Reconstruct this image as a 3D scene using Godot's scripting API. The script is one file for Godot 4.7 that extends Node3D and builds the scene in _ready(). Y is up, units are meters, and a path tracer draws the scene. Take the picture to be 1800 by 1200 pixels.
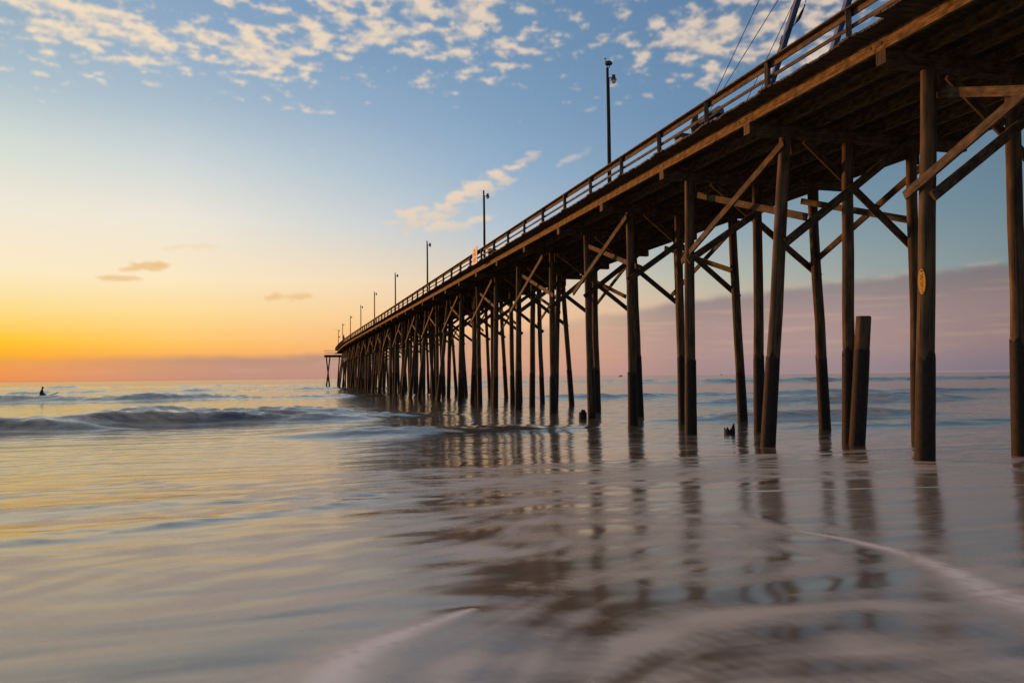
extends Node3D

# ---------------------------------------------------------------- constants
# World: y up, sea level y = 0, the pier runs out to sea along -Z. The camera stands on the beach at the origin.
const EYE := 2.1
const YAW := 0.28160          # camera axis is turned this much from the pier's direction towards +X
const PITCH := 0.04426
const ROLL := 0.01082
const DECK := 9.765
const CAP_LOW := 9.05
const NEAR_X := 13.0
const FAR_X := 20.6

var rng := RandomNumberGenerator.new()
var used := {}
var mesh_cache := {}
var M := {}
var pier: Node3D

# ---------------------------------------------------------------- naming helpers
func numbered(called: String) -> String:
	if not used.has(called):
		used[called] = 0
		return called
	used[called] += 1
	return "%s_%03d" % [called, used[called]]

func thing(called: String, label: String, category: String, at := Vector3.ZERO, group := "") -> Node3D:
	var o := Node3D.new()
	o.name = numbered(called)
	add_child(o)
	o.position = at
	o.set_meta("label", label)
	o.set_meta("category", category)
	if group != "":
		o.set_meta("group", group)
	return o

func part(called: String, mesh: Mesh, m: Material, parent: Node, xf := Transform3D()) -> MeshInstance3D:
	var o := MeshInstance3D.new()
	o.name = called
	o.mesh = mesh
	o.material_override = m
	o.transform = xf
	parent.add_child(o, true)
	return o

func structure(called: String, mesh: Mesh, m: Material, label: String, category: String) -> MeshInstance3D:
	var o := part(called, mesh, m, self)
	o.set_meta("kind", "structure")
	o.set_meta("label", label)
	o.set_meta("category", category)
	return o

# ---------------------------------------------------------------- mesh helpers
class Builder:
	var v := PackedVector3Array()
	var n := PackedVector3Array()
	var uv := PackedVector2Array()
	func tri(a: Vector3, b: Vector3, c: Vector3, na: Vector3, nb: Vector3, nc: Vector3, ua: Vector2, ub: Vector2, uc: Vector2) -> void:
		if (c - a).cross(b - a).dot(na + nb + nc) >= 0.0:
			v.append_array([a, b, c]); n.append_array([na, nb, nc]); uv.append_array([ua, ub, uc])
		else:
			v.append_array([a, c, b]); n.append_array([na, nc, nb]); uv.append_array([ua, uc, ub])
	func quad(a: Vector3, b: Vector3, c: Vector3, d: Vector3, nn: Vector3, ua: Vector2, ub: Vector2, uc: Vector2, ud: Vector2) -> void:
		tri(a, b, c, nn, nn, nn, ua, ub, uc)
		tri(a, c, d, nn, nn, nn, ua, uc, ud)
	func mesh() -> ArrayMesh:
		var arrays := []
		arrays.resize(Mesh.ARRAY_MAX)
		arrays[Mesh.ARRAY_VERTEX] = v
		arrays[Mesh.ARRAY_NORMAL] = n
		arrays[Mesh.ARRAY_TEX_UV] = uv
		var am := ArrayMesh.new()
		am.add_surface_from_arrays(Mesh.PRIMITIVE_TRIANGLES, arrays)
		return am

func add_beam(b: Builder, xf: Transform3D, l: float, h: float, w: float, c: float) -> void:
	# a board along local x, h high (y) and w wide (z), long edges chamfered by c
	var hh := h / 2.0
	var hw := w / 2.0
	var prof := [Vector2(-hh + c, -hw), Vector2(hh - c, -hw), Vector2(hh, -hw + c), Vector2(hh, hw - c), Vector2(hh - c, hw), Vector2(-hh + c, hw), Vector2(-hh, hw - c), Vector2(-hh, -hw + c)]
	var s := 0.0
	for i in 8:
		var p: Vector2 = prof[i]
		var q: Vector2 = prof[(i + 1) % 8]
		var e := q - p
		var nn := (xf.basis * Vector3(0, -e.y, e.x)).normalized()
		var mid := xf.basis * Vector3(0, (p.x + q.x) / 2, (p.y + q.y) / 2)
		if nn.dot(mid) < 0:
			nn = -nn
		var t := s + e.length()
		b.quad(xf * Vector3(-l / 2, p.x, p.y), xf * Vector3(l / 2, p.x, p.y), xf * Vector3(l / 2, q.x, q.y), xf * Vector3(-l / 2, q.x, q.y), nn,
			Vector2(0, s), Vector2(l, s), Vector2(l, t), Vector2(0, t))
		s = t
	for side in [-1.0, 1.0]:
		var ne := (xf.basis * Vector3(side, 0, 0)).normalized()
		for i in range(1, 7):
			b.tri(xf * Vector3(side * l / 2, prof[0].x, prof[0].y), xf * Vector3(side * l / 2, prof[i].x, prof[i].y), xf * Vector3(side * l / 2, prof[i + 1].x, prof[i + 1].y),
				ne, ne, ne, Vector2(0.0, prof[0].y) * 0.3, Vector2(prof[i].x, prof[i].y) * 0.3, Vector2(prof[i + 1].x, prof[i + 1].y) * 0.3)

func beam(l: float, h: float, w: float, c := 0.008) -> ArrayMesh:
	var key := "b%.2f_%.3f_%.3f" % [l, h, w]
	if not mesh_cache.has(key):
		var b := Builder.new()
		add_beam(b, Transform3D(), snappedf(l, 0.01), h, w, c)
		mesh_cache[key] = b.mesh()
	return mesh_cache[key]

func along(a: Vector3, b: Vector3, up := Vector3.UP) -> Transform3D:
	var x := (b - a).normalized()
	var z := x.cross(up).normalized()
	var y := z.cross(x).normalized()
	return Transform3D(Basis(x, y, z), (a + b) / 2.0)

func board(called: String, a: Vector3, b: Vector3, h: float, w: float, m: Material, parent: Node) -> MeshInstance3D:
	return part(called, beam(a.distance_to(b), h, w), m, parent, along(a, b))

func add_tube(b: Builder, points: Array, radii: Array, sides: int, cap := true, wobble := 0.0, vs := 1.0) -> void:
	# swept rings through the points (about vertical or any direction)
	var rings := []
	var k := points.size()
	var length := 0.0
	for i in k:
		var d: Vector3 = (points[mini(i + 1, k - 1)] - points[maxi(i - 1, 0)]).normalized()
		var ref := Vector3.RIGHT if absf(d.x) < 0.9 else Vector3.UP
		var e1 := ref.cross(d).normalized()
		var e2 := d.cross(e1).normalized()
		if i > 0:
			length += points[i].distance_to(points[i - 1])
		var ring := []
		for s in sides + 1:
			var ang := TAU * s / sides
			var rr: float = radii[i]
			if wobble > 0.0:
				rr *= 1.0 + wobble * sin(ang * 3.0 + i * 1.7) * 0.5 + wobble * sin(ang * 5.0 + i * 0.9 + 1.3) * 0.5
			var nn := e1 * cos(ang) + e2 * sin(ang)
			ring.append([points[i] + nn * rr, nn, Vector2(float(s) / sides * 1.2, length * vs)])
		rings.append(ring)
	for i in k - 1:
		for s in sides:
			var p00 = rings[i][s]
			var p01 = rings[i][s + 1]
			var p10 = rings[i + 1][s]
			var p11 = rings[i + 1][s + 1]
			b.tri(p00[0], p01[0], p11[0], p00[1], p01[1], p11[1], p00[2], p01[2], p11[2])
			b.tri(p00[0], p11[0], p10[0], p00[1], p11[1], p10[1], p00[2], p11[2], p10[2])
	if cap:
		for e in [0, k - 1]:
			var d: Vector3 = (points[e] - points[1 if e == 0 else k - 2]).normalized()
			for s in sides:
				b.tri(points[e], rings[e][s][0], rings[e][s + 1][0], d, d, d, Vector2(0.5, 0.5), Vector2(0.5 + 0.1 * cos(TAU * s / sides), 0.5 + 0.1 * sin(TAU * s / sides)), Vector2(0.5 + 0.1 * cos(TAU * (s + 1) / sides), 0.5 + 0.1 * sin(TAU * (s + 1) / sides)))

func tube(points: Array, radii: Array, sides := 12, cap := true, wobble := 0.0) -> ArrayMesh:
	var b := Builder.new()
	add_tube(b, points, radii, sides, cap, wobble)
	return b.mesh()

# ---------------------------------------------------------------- materials
func fbm(seed_: int, freq: float, octaves: int) -> FastNoiseLite:
	var f := FastNoiseLite.new()
	f.seed = seed_
	f.noise_type = FastNoiseLite.TYPE_SIMPLEX_SMOOTH
	f.frequency = freq
	f.fractal_type = FastNoiseLite.FRACTAL_FBM
	f.fractal_octaves = octaves
	return f

func wood_images(seed_: int) -> Array:
	# colour multiplier and relief of weathered timber; grain runs along u
	var w := 512
	var h := 256
	var grain := fbm(seed_, 1.0, 4)
	var blotch := fbm(seed_ + 7, 1.0, 4)
	var col := Image.create(w, h, false, Image.FORMAT_RGB8)
	var hei := Image.create(w, h, false, Image.FORMAT_RGB8)
	for y in h:
		for x in w:
			var a := TAU * x / w
			var cu := cos(a) * 0.8
			var su := sin(a) * 0.8
			var g := grain.get_noise_3d(cu * 0.3, su * 0.3, y * 0.07) * 0.75 + grain.get_noise_3d(cu * 0.6 + 9.0, su * 0.6, y * 0.22) * 0.35
			var bl := blotch.get_noise_3d(cu * 1.1, su * 1.1, y * 0.012)
			var crack := smoothstep(0.32, 0.5, grain.get_noise_3d(cu * 0.4 + 30.0, su * 0.4, y * 0.11))
			var val := clampf(0.72 + g * 0.34 + bl * 0.42 - crack * 0.35, 0.12, 1.0)
			var warm := clampf(0.5 + bl * 0.9, 0.0, 1.0)
			col.set_pixel(x, y, Color(val, val * lerpf(1.0, 0.95, warm), val * lerpf(0.97, 0.86, warm)))
			var hv := clampf(0.6 + g * 0.4 - crack * 0.5, 0.0, 1.0)
			hei.set_pixel(x, y, Color(hv, hv, hv))
	return [ImageTexture.create_from_image(col), ImageTexture.create_from_image(hei)]

func lin(r: float, g: float, b: float, a := 1.0) -> Color:
	return Color(r, g, b, a).linear_to_srgb()

func wood(tex: Array, c: Color, count: int, scale := Vector3(0.5, 1.6, 1.0), rough := 0.85) -> Array:
	var out := []
	for i in count:
		var m := StandardMaterial3D.new()
		var k := rng.randf_range(0.78, 1.18)
		m.albedo_color = lin(c.r * k, c.g * k * rng.randf_range(0.95, 1.03), c.b * k * rng.randf_range(0.88, 1.05))
		m.albedo_texture = tex[0]
		m.heightmap_enabled = true
		m.heightmap_texture = tex[1]
		m.heightmap_scale = 0.3
		m.roughness = rough
		m.uv1_scale = scale
		m.uv1_offset = Vector3(rng.randf(), rng.randf(), 0)
		out.append(m)
	return out

func plain(c: Color, rough := 0.6, metal := 0.0) -> StandardMaterial3D:
	var m := StandardMaterial3D.new()
	m.albedo_color = c.linear_to_srgb()
	m.roughness = rough
	m.metallic = metal
	return m

func pick(a: Array) -> Material:
	return a[rng.randi() % a.size()]

# ---------------------------------------------------------------- sky
# colours of clear air: rows of elevation (degrees), columns of azimuth from the camera axis (degrees), sRGB 0..255
var sky_el := [0.0, 1.2, 2.6, 4.5, 6.8, 10.7, 14.5, 18.2, 21.8, 25.2, 38.0, 90.0]
var sky_az := [-48.0, -33.0, -23.0, -12.0, 0.0, 12.0, 23.0, 33.0, 60.0, 132.0]
var sky_tab := [
	[[255,140,45],[252,142,58],[238,148,90],[230,154,112],[220,158,132],[202,155,145],[176,145,146],[150,130,137],[135,124,135],[122,119,132]],
	[[255,165,35],[255,165,45],[252,168,78],[244,170,108],[230,168,130],[208,160,140],[182,147,143],[152,132,136],[136,126,135],[124,120,133]],
	[[255,205,35],[255,200,50],[255,200,105],[250,190,125],[236,180,136],[212,172,144],[184,155,145],[155,138,138],[139,131,138],[125,123,135]],
	[[255,226,120],[253,222,140],[254,220,150],[250,210,155],[240,196,154],[214,186,158],[182,168,154],[146,146,142],[136,139,143],[123,128,140]],
	[[254,236,185],[253,234,196],[252,232,195],[246,222,188],[224,206,182],[188,188,172],[153,163,160],[124,142,147],[122,138,147],[114,127,143]],
	[[244,234,207],[240,232,215],[238,231,216],[212,214,212],[177,194,207],[147,168,183],[121,147,162],[106,132,147],[106,129,145],[102,122,143]],
	[[220,224,209],[212,220,212],[206,214,215],[181,198,209],[148,175,201],[125,155,182],[107,137,162],[98,123,145],[98,121,142],[95,116,138]],
	[[184,199,204],[174,193,204],[169,189,204],[153,177,201],[130,161,191],[112,144,177],[100,130,158],[93,117,141],[92,114,138],[89,109,133]],
	[[161,183,198],[153,177,195],[146,172,198],[131,161,191],[117,150,183],[104,138,171],[94,123,154],[89,111,137],[87,109,134],[84,104,130]],
	[[150,173,193],[146,171,193],[134,162,191],[120,152,186],[110,144,178],[99,132,167],[90,118,151],[85,108,136],[84,106,132],[80,101,127]],
	[[125,151,182],[122,149,182],[114,144,181],[104,137,177],[98,130,169],[90,122,160],[83,111,147],[78,103,135],[77,101,131],[76,97,127]],
	[[93,121,163],[93,121,163],[93,121,163],[91,119,161],[89,117,159],[86,114,156],[83,110,150],[80,105,143],[78,103,140],[76,100,136]]]
var tab_lin := []
var n_cell: FastNoiseLite
var n_patch: FastNoiseLite
var n_streak: FastNoiseLite
var n_bank: FastNoiseLite
var SKY_W := 3072
var SKY_H := 1536
var sky_rows := []
# single streaky clouds: azimuth, elevation, half length, half width (degrees), tilt, strength
var streaks := [
	[-2.6, 13.2, 4.4, 0.85, 0.46, 1.0], [-6.9, 11.4, 2.4, 0.9, 0.15, 0.9], [-4.4, 10.8, 3.1, 0.5, 0.16, 0.8], [4.6, 15.4, 1.6, 0.3, 0.45, 0.45], [1.6, 15.6, 1.3, 0.35, 0.3, 0.6],
[-25.1, 7.45, 1.7, 0.36, 0.05, 1.0], [-26.3, 6.6, 1.6, 0.2, 0.0, 0.9], [-23.6, 7.6, 1.2, 0.2, 0.1, 0.9], [-15.6, 5.7, 2.3, 0.30, 0.06, 0.95], [-22.0, 8.9, 2.2, 0.2, 0.1, 0.35]]

func sky_base(az: float, el: float) -> Vector3:
	# the sky is even on both sides of the sun, which stands 48 degrees left of the axis
	var a := az
	if a < -48.0:
		a = -96.0 - a
	if a > 132.0:
		a = 132.0
	var i := 0
	while i < 8 and a > sky_az[i + 1]:
		i += 1
	var j := 0
	while j < 10 and el > sky_el[j + 1]:
		j += 1
	var tx: float = clampf((a - sky_az[i]) / (sky_az[i + 1] - sky_az[i]), 0.0, 1.0)
	var ty: float = clampf((el - sky_el[j]) / (sky_el[j + 1] - sky_el[j]), 0.0, 1.0)
	var c0: Vector3 = tab_lin[j][i].lerp(tab_lin[j][i + 1], tx)
	var c1: Vector3 = tab_lin[j + 1][i].lerp(tab_lin[j + 1][i + 1], tx)
	return c0.lerp(c1, ty)

func sky_row(y: int) -> void:
	# full detail round the view; farther round and overhead one column in four, blended between
	var row := PackedFloat32Array()
	row.resize(SKY_W * 4)
	var v := (y + 0.5) / SKY_H
	var elr := (0.5 - v) * PI
	var el := rad_to_deg(elr)
	var x := 0
	var prev := sky_color(0, elr)
	var first := prev
	row[0] = prev.x; row[1] = prev.y; row[2] = prev.z; row[3] = 1.0
	while x < SKY_W:
		var az := absf(wrapf(rad_to_deg((x + 0.5) / SKY_W * TAU - YAW), -180.0, 180.0))
		var step := 1 if (az < 38.0 and el < 30.0) else (4 if el < 45.0 else 8)
		step = mini(step, SKY_W - x)
		var c := sky_color(x + step, elr) if x + step < SKY_W else first
		for k in step:
			var t := float(k + 1) / step
			var w := prev.lerp(c, t)
			var at := ((x + k + 1) % SKY_W) * 4
			row[at] = w.x
			row[at + 1] = w.y
			row[at + 2] = w.z
			row[at + 3] = 1.0
		prev = c
		x += step
	sky_rows[y] = row

func sky_color(x: int, elr: float) -> Vector3:
	var el := rad_to_deg(elr)
	var ce := cos(elr)
	var se := sin(elr)
	var azr := (x + 0.5) / SKY_W * TAU
	var az := wrapf(rad_to_deg(azr - YAW), -228.0, 132.0)
	var c := sky_base(az, maxf(el, 0.0))
	if el < -0.5:
		return c
	var near_sun := exp(-pow((az + 48.0) / 48.0, 2.0))
	# low bank of cloud along the horizon
	if el < 9.5:
		c = bank_over(c, az, el)
	# streaks
	for s in (streaks if el < 19.0 else []):
		var dx: float = az - s[0]
		var dy: float = el - s[1]
		if absf(dx) < s[2] * 1.8 and absf(dy) < s[2] + 1.5:
			var ca := cos(s[4])
			var sa := sin(s[4])
			var p := (dx * ca + dy * sa) / float(s[2])
			var q := (-dx * sa + dy * ca) / float(s[3])
			var w := 1.0 - (p * p + q * q)
			w += n_streak.get_noise_2d(dx * 0.55 + s[0] * 3.1, dy * 1.6 + s[1]) * 1.5
			var cov := smoothstep(0.05, 0.9, w) * float(s[5])
			if cov > 0.001:
				var under := smoothstep(0.4, -0.9, q)
				var sc := Vector3(0.86, 0.66, 0.48).lerp(Vector3(0.85, 0.54, 0.25), smoothstep(9.5, 8.6, s[1]))
				sc = sc.lerp(c * 0.88, under * 0.45 * smoothstep(8.0, 10.0, s[1]))
				c = c.lerp(sc, cov * 0.85)
	# broken high clouds
	if el > 11.0:
		var px := sin(azr) * ce / se
		var pz := -cos(azr) * ce / se
		var cover := smoothstep(15.5, 24.0, el) * lerpf(1.0, 0.62, smoothstep(34.0, 60.0, el))
		cover += (0.25 * smoothstep(-8.0, -28.0, az) + 0.1 * smoothstep(2.0, 16.0, az)) * smoothstep(13.5, 18.0, el)
		var pt := n_patch.get_noise_2d(px, pz)
		var cell := n_cell.get_noise_2d(px, pz)
		var dens := cell + pt * 0.62 - lerpf(0.80, -0.13, clampf(cover, 0.0, 1.0))
		var cov2 := smoothstep(-0.05, 0.46, dens)
		if cov2 > 0.001:
			var thick := smoothstep(0.25, 0.8, dens)
			var lightc := Vector3(0.74, 0.60, 0.48).lerp(Vector3(1.0, 0.79, 0.54), near_sun)
			var darkc := c * 0.92 + Vector3(0.05, 0.04, 0.035)
			var detail := n_cell.get_noise_2d(px + 0.03, pz + 0.03) - cell
			var sh := clampf(0.15 + thick * 0.45 + detail * 1.6, 0.0, 0.8)
			c = c.lerp(lightc.lerp(darkc, sh), cov2 * 0.86)
	return c

func bank_top(az: float) -> float:
	var xs := [-228.0, -90.0, -40.0, -12.0, 0.0, 7.0, 12.0, 16.0, 23.0, 33.0, 60.0, 132.0]
	var ys := [3.0, 1.5, 1.3, 1.65, 3.1, 4.4, 5.1, 5.5, 6.0, 6.6, 7.2, 6.0]
	var i := 0
	while i < 10 and az > xs[i + 1]:
		i += 1
	return lerpf(ys[i], ys[i + 1], smoothstep(xs[i], xs[i + 1], az) * 0.35 + 0.65 * clampf((az - xs[i]) / (xs[i + 1] - xs[i]), 0.0, 1.0))

func bank_over(c: Vector3, az: float, el: float) -> Vector3:
	var top := bank_top(az)
	top += n_bank.get_noise_2d(az * 0.35, 3.0) * 0.14 + n_bank.get_noise_2d(az * 1.1, el * 2.5 + 9.0) * lerpf(0.06, 0.16, smoothstep(0.0, 15.0, az))
	var soft := lerpf(0.35, 0.30, smoothstep(5.0, 20.0, az))
	var bank := smoothstep(top + soft, top - soft, el) * lerpf(0.25, 0.9, smoothstep(-36.0, -18.0, az)) * lerpf(0.35, 1.0, smoothstep(2.0, 12.0, absf(az - 2.0)))
	if bank > 0.001:
		var low := clampf(el / maxf(top, 0.5), 0.0, 1.0)
		var lit := lerpf(1.0, 0.0, clampf((az + 48.0) / 80.0, 0.0, 1.0))
		var pink := Vector3(0.39, 0.27, 0.265).lerp(Vector3(0.72, 0.33, 0.16), lit * lit)
		var grey := Vector3(0.27, 0.225, 0.235).lerp(Vector3(0.62, 0.33, 0.20), lit * lit)
		var bc := pink.lerp(grey, smoothstep(0.55, 1.0, low))
		bc = bc.lerp(Vector3(0.265, 0.225, 0.275).lerp(Vector3(0.66, 0.31, 0.17), lit), smoothstep(0.35, 0.0, low))
		var band := smoothstep(0.12, 0.5, n_bank.get_noise_2d(az * 0.22 + 40.0, el * 4.2)) * smoothstep(1.0, 0.7, low) * smoothstep(0.15, 0.4, low)
		bc = bc.lerp(Vector3(0.55, 0.37, 0.29), band * 0.55)
		bc *= lerpf(1.0, 0.70, smoothstep(20.0, 36.0, az))
		c = c.lerp(bc, bank)
	var edge := exp(-pow((el - top - 0.1) / 0.16, 2.0)) * smoothstep(6.0, 14.0, az) * smoothstep(0.0, 0.4, n_bank.get_noise_2d(az * 0.8 + 17.0, el * 3.0))
	c = c.lerp(Vector3(0.60, 0.42, 0.32), edge * 0.35)
	return c

func make_sky() -> ImageTexture:
	for r in sky_tab:
		var line := []
		for c in r:
			var k := Color(c[0] / 255.0, c[1] / 255.0, c[2] / 255.0).srgb_to_linear()
			line.append(Vector3(k.r, k.g, k.b))
		tab_lin.append(line)
	n_cell = fbm(11, 7.2, 6)
	n_cell.fractal_gain = 0.64
	n_patch = fbm(5, 1.5, 3)
	n_streak = fbm(23, 0.9, 5)
	n_bank = fbm(31, 0.5, 4)
	sky_rows.resize(SKY_H)
	var half := SKY_H / 2 + 8
	var g := WorkerThreadPool.add_group_task(sky_row, half)
	WorkerThreadPool.wait_for_group_task_completion(g)
	var data := PackedFloat32Array()
	for y in half:
		data.append_array(sky_rows[y])
	var last: PackedFloat32Array = sky_rows[half - 1]
	for y in range(half, SKY_H):
		data.append_array(last)
	sky_rows = []
	return ImageTexture.create_from_image(Image.create_from_data(SKY_W, SKY_H, false, Image.FORMAT_RGBAF, data.to_byte_array()))

# ---------------------------------------------------------------- sea
var n_line: FastNoiseLite
var n_swirl: FastNoiseLite
var n_foam: FastNoiseLite
var n_chop: FastNoiseLite
# waves: crest z, left x, right x, edge softness, height, width in front, width behind, wander of the crest
var waves := [
	[-93.0, -200.0, 6.0, 30.0, 0.60, 2.6, 7.0, 3.0],
	[-38.0, -60.0, -8.5, 3.5, 0.48, 0.8, 3.0, 1.4],
	[-41.0, -9.0, 2.5, 4.0, 0.50, 0.8, 3.2, 1.4],
	[-44.5, -12.0, 7.0, 5.0, 0.45, 1.6, 4.0, 1.0],
	[-51.0, 30.0, 52.0, 7.0, 0.55, 1.8, 4.0, 1.0],
	[-33.0, 17.5, 31.0, 4.0, 0.36, 1.1, 3.0, 0.6],
	[-26.5, 20.0, 60.0, 6.0, 0.16, 1.0, 2.5, 0.6],
	[-185.0, 90.0, 400.0, 30.0, 0.9, 4.0, 9.0, 5.0],
	[-150.0, -300.0, 60.0, 40.0, 0.45, 4.0, 9.0, 5.0],
	[-260.0, -300.0, 500.0, 60.0, 0.6, 6.0, 12.0, 8.0],
	[-30.5, 1.0, 11.0, 3.5, 0.24, 1.3, 2.5, 0.8],
	[-70.0, 20.0, 80.0, 12.0, 0.35, 2.5, 5.0, 2.0]]
# foam edges left by the swash: points on the ground and their half widths
var foam_lines := [
	[[Vector2(5.50, -7.75), 0.03], [Vector2(5.62, -6.9), 0.06], [Vector2(5.60, -6.2), 0.09], [Vector2(5.35, -5.4), 0.13], [Vector2(5.05, -4.75), 0.20], [Vector2(5.0, -4.2), 0.28]],
	[[Vector2(0.22, -4.4), 0.20], [Vector2(0.46, -4.95), 0.15], [Vector2(0.80, -5.25), 0.10], [Vector2(1.12, -5.50), 0.055], [Vector2(1.32, -5.66), 0.02]],
	[[Vector2(7.2, -11.2), 0.06], [Vector2(9.5, -10.6), 0.03], [Vector2(12.0, -10.0), 0.02], [Vector2(17.0, -9.0), 0.02]]]

func base_level(z: float) -> float:
	var q := clampf((z + 21.0) / 21.0, 0.0, 2.2)
	return 0.66 * pow(q, 1.35)

func wave_level(x: float, z: float) -> float:
	var h := 0.0
	if z > -17.0:
		return h
	for w in waves:
		var d: float = z - w[0]
		if absf(d) > w[6] * 3.0 + w[7] * 2.0 or x < w[1] - w[3] or x > w[2] + w[3]:
			continue
		d -= n_line.get_noise_2d(x * 0.9, w[0] * 3.0) * w[7] * 1.6
		var env := smoothstep(w[1] - w[3], w[1] + w[3], x) * smoothstep(w[2] + w[3], w[2] - w[3], x)
		var k: float = d / (w[5] if d > 0.0 else w[6])
		h += w[4] * env * exp(-k * k) * maxf(0.0, 1.0 + 0.75 * n_line.get_noise_2d(x * 1.6 + 50.0, w[0]) + 0.26 * n_chop.get_noise_2d(x * 0.5, z * 1.1 + w[0]))
	return h

# low bores rolling back over the wet sand: points along each crest
var bores := [
	[Vector2(-9.0, -14.2), Vector2(-3.9, -13.3), Vector2(-1.2, -13.6), Vector2(1.4, -13.2), Vector2(4.0, -13.9)],
	[Vector2(-6.5, -9.2), Vector2(-3.0, -10.4), Vector2(-1.2, -11.3), Vector2(0.9, -12.5), Vector2(2.6, -13.0)]]

func bore_level(p: Vector2) -> float:
	var h := 0.0
	for l in bores:
		for i in l.size() - 1:
			var a: Vector2 = l[i]
			var b: Vector2 = l[i + 1]
			var t := clampf((p - a).dot(b - a) / (b - a).length_squared(), 0.0, 1.0)
			var d := p - a.lerp(b, t)
			var side := 0.38 if d.y > 0.0 else 1.1
			var ends := smoothstep(0.0, 1.5, (i + t)) * smoothstep(float(l.size() - 1), l.size() - 2.2, i + t)
			h = maxf(h, exp(-d.length_squared() / (side * side)) * ends)
	return h * (0.6 + 0.5 * n_chop.get_noise_2d(p.x * 0.7, p.y * 1.1))

func sea_level(x: float, z: float) -> float:
	var h := base_level(z) + wave_level(x, z)
	var far := clampf((-z - 6.0) / 40.0, 0.0, 1.0)
	if z > -17.0 and z < -3.0 and x > -10.0 and x < 6.0:
		h += 0.055 * bore_level(Vector2(x, z))
	var wx := x + n_swirl.get_noise_2d(x * 0.35, z * 0.35) * 2.0
	var wz := z + n_swirl.get_noise_2d(x * 0.35 + 70.0, z * 0.35) * 1.4
	h += n_chop.get_noise_2d(wx * 0.16, wz * 0.9) * lerpf(0.008, 0.032, far)
	h += n_chop.get_noise_2d(wx * 0.5 + 31.0, wz * 2.6) * lerpf(0.002, 0.007, far)
	return h

func line_foam(p: Vector2) -> float:
	var best := 0.0
	for l in foam_lines:
		for i in l.size() - 1:
			var a: Vector2 = l[i][0]
			var b: Vector2 = l[i + 1][0]
			var t := clampf((p - a).dot(b - a) / (b - a).length_squared(), 0.0, 1.0)
			var w: float = lerpf(l[i][1], l[i + 1][1], t)
			var d: float = p.distance_to(a.lerp(b, t)) / (w * 1.9)
			if d < 3.0:
				best = maxf(best, exp(-d * d))
	return best

func foam_at(x: float, z: float) -> float:
	var wx := x + n_swirl.get_noise_2d(x * 0.5, z * 0.5) * 1.8
	var wz := z + n_swirl.get_noise_2d(x * 0.5 + 70.0, z * 0.5) * 1.2
	var s := n_foam.get_noise_2d(wx * 0.22, wz * 0.75) * 0.7 + n_foam.get_noise_2d(wx * 0.8 + 20.0, wz * 2.6) * 0.32
	var shore := smoothstep(-34.0, -18.0, z)
	var f := smoothstep(-0.30, 0.50, s) * 0.85 * shore * lerpf(0.4, 1.0, smoothstep(-3.0, 6.0, x))
	# the washed band of foam in front of the piles
	var band := exp(-pow((z + 14.3 - 0.10 * (x - 7.0)) / 1.9, 2.0)) * smoothstep(-2.0, 5.0, x)
	f += band * (0.34 + s * 0.6)
	# churned water behind the breakers
	f += smoothstep(-60.0, -44.0, z) * smoothstep(-24.0, -36.0, z) * (0.16 + s * 0.35)
	f += smoothstep(0.12, 0.5, wave_level(x, z)) * clampf(0.32 + s * 1.2, 0.0, 0.75) if z > -60.0 else 0.0
	f = clampf(f, 0.0, 0.8)
	return f

func spaced(list: Array) -> PackedFloat32Array:
	# list of [to, step at the end]; step grows evenly on the way
	var out := PackedFloat32Array([list[0][0]])
	for i in range(1, list.size()):
		var s0: float = list[i - 1][1]
		var s1: float = list[i][1]
		var a: float = list[i - 1][0]
		var b: float = list[i][0]
		var p := a
		while p < b - 0.001:
			var t := (p - a) / (b - a)
			p += s0 * pow(s1 / s0, t)
			out.append(minf(p, b))
	return out

func sheet(v: PackedVector3Array, nn: PackedVector3Array, uv: PackedVector2Array, col: PackedColorArray, nx: int, j0: int, j1: int) -> ArrayMesh:
	var idx := PackedInt32Array()
	idx.resize((nx - 1) * (j1 - j0) * 6)
	var q := 0
	for j in j1 - j0:
		for i in nx - 1:
			var k := j * nx + i
			idx[q] = k; idx[q + 1] = k + nx; idx[q + 2] = k + 1
			idx[q + 3] = k + 1; idx[q + 4] = k + nx; idx[q + 5] = k + nx + 1
			q += 6
	var arrays := []
	arrays.resize(Mesh.ARRAY_MAX)
	arrays[Mesh.ARRAY_VERTEX] = v.slice(j0 * nx, (j1 + 1) * nx)
	arrays[Mesh.ARRAY_NORMAL] = nn.slice(j0 * nx, (j1 + 1) * nx)
	arrays[Mesh.ARRAY_TEX_UV] = uv.slice(j0 * nx, (j1 + 1) * nx)
	arrays[Mesh.ARRAY_COLOR] = col.slice(j0 * nx, (j1 + 1) * nx)
	arrays[Mesh.ARRAY_INDEX] = idx
	var am := ArrayMesh.new()
	am.add_surface_from_arrays(Mesh.PRIMITIVE_TRIANGLES, arrays)
	return am

# foam drawn out along the run of the backwash, on a map of the ground from (SX0, SZ0)
const SX0 := -9.0
const SX1 := 19.0
const SZ0 := -19.0
const SZ1 := -3.0
var n_fine: FastNoiseLite
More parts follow.
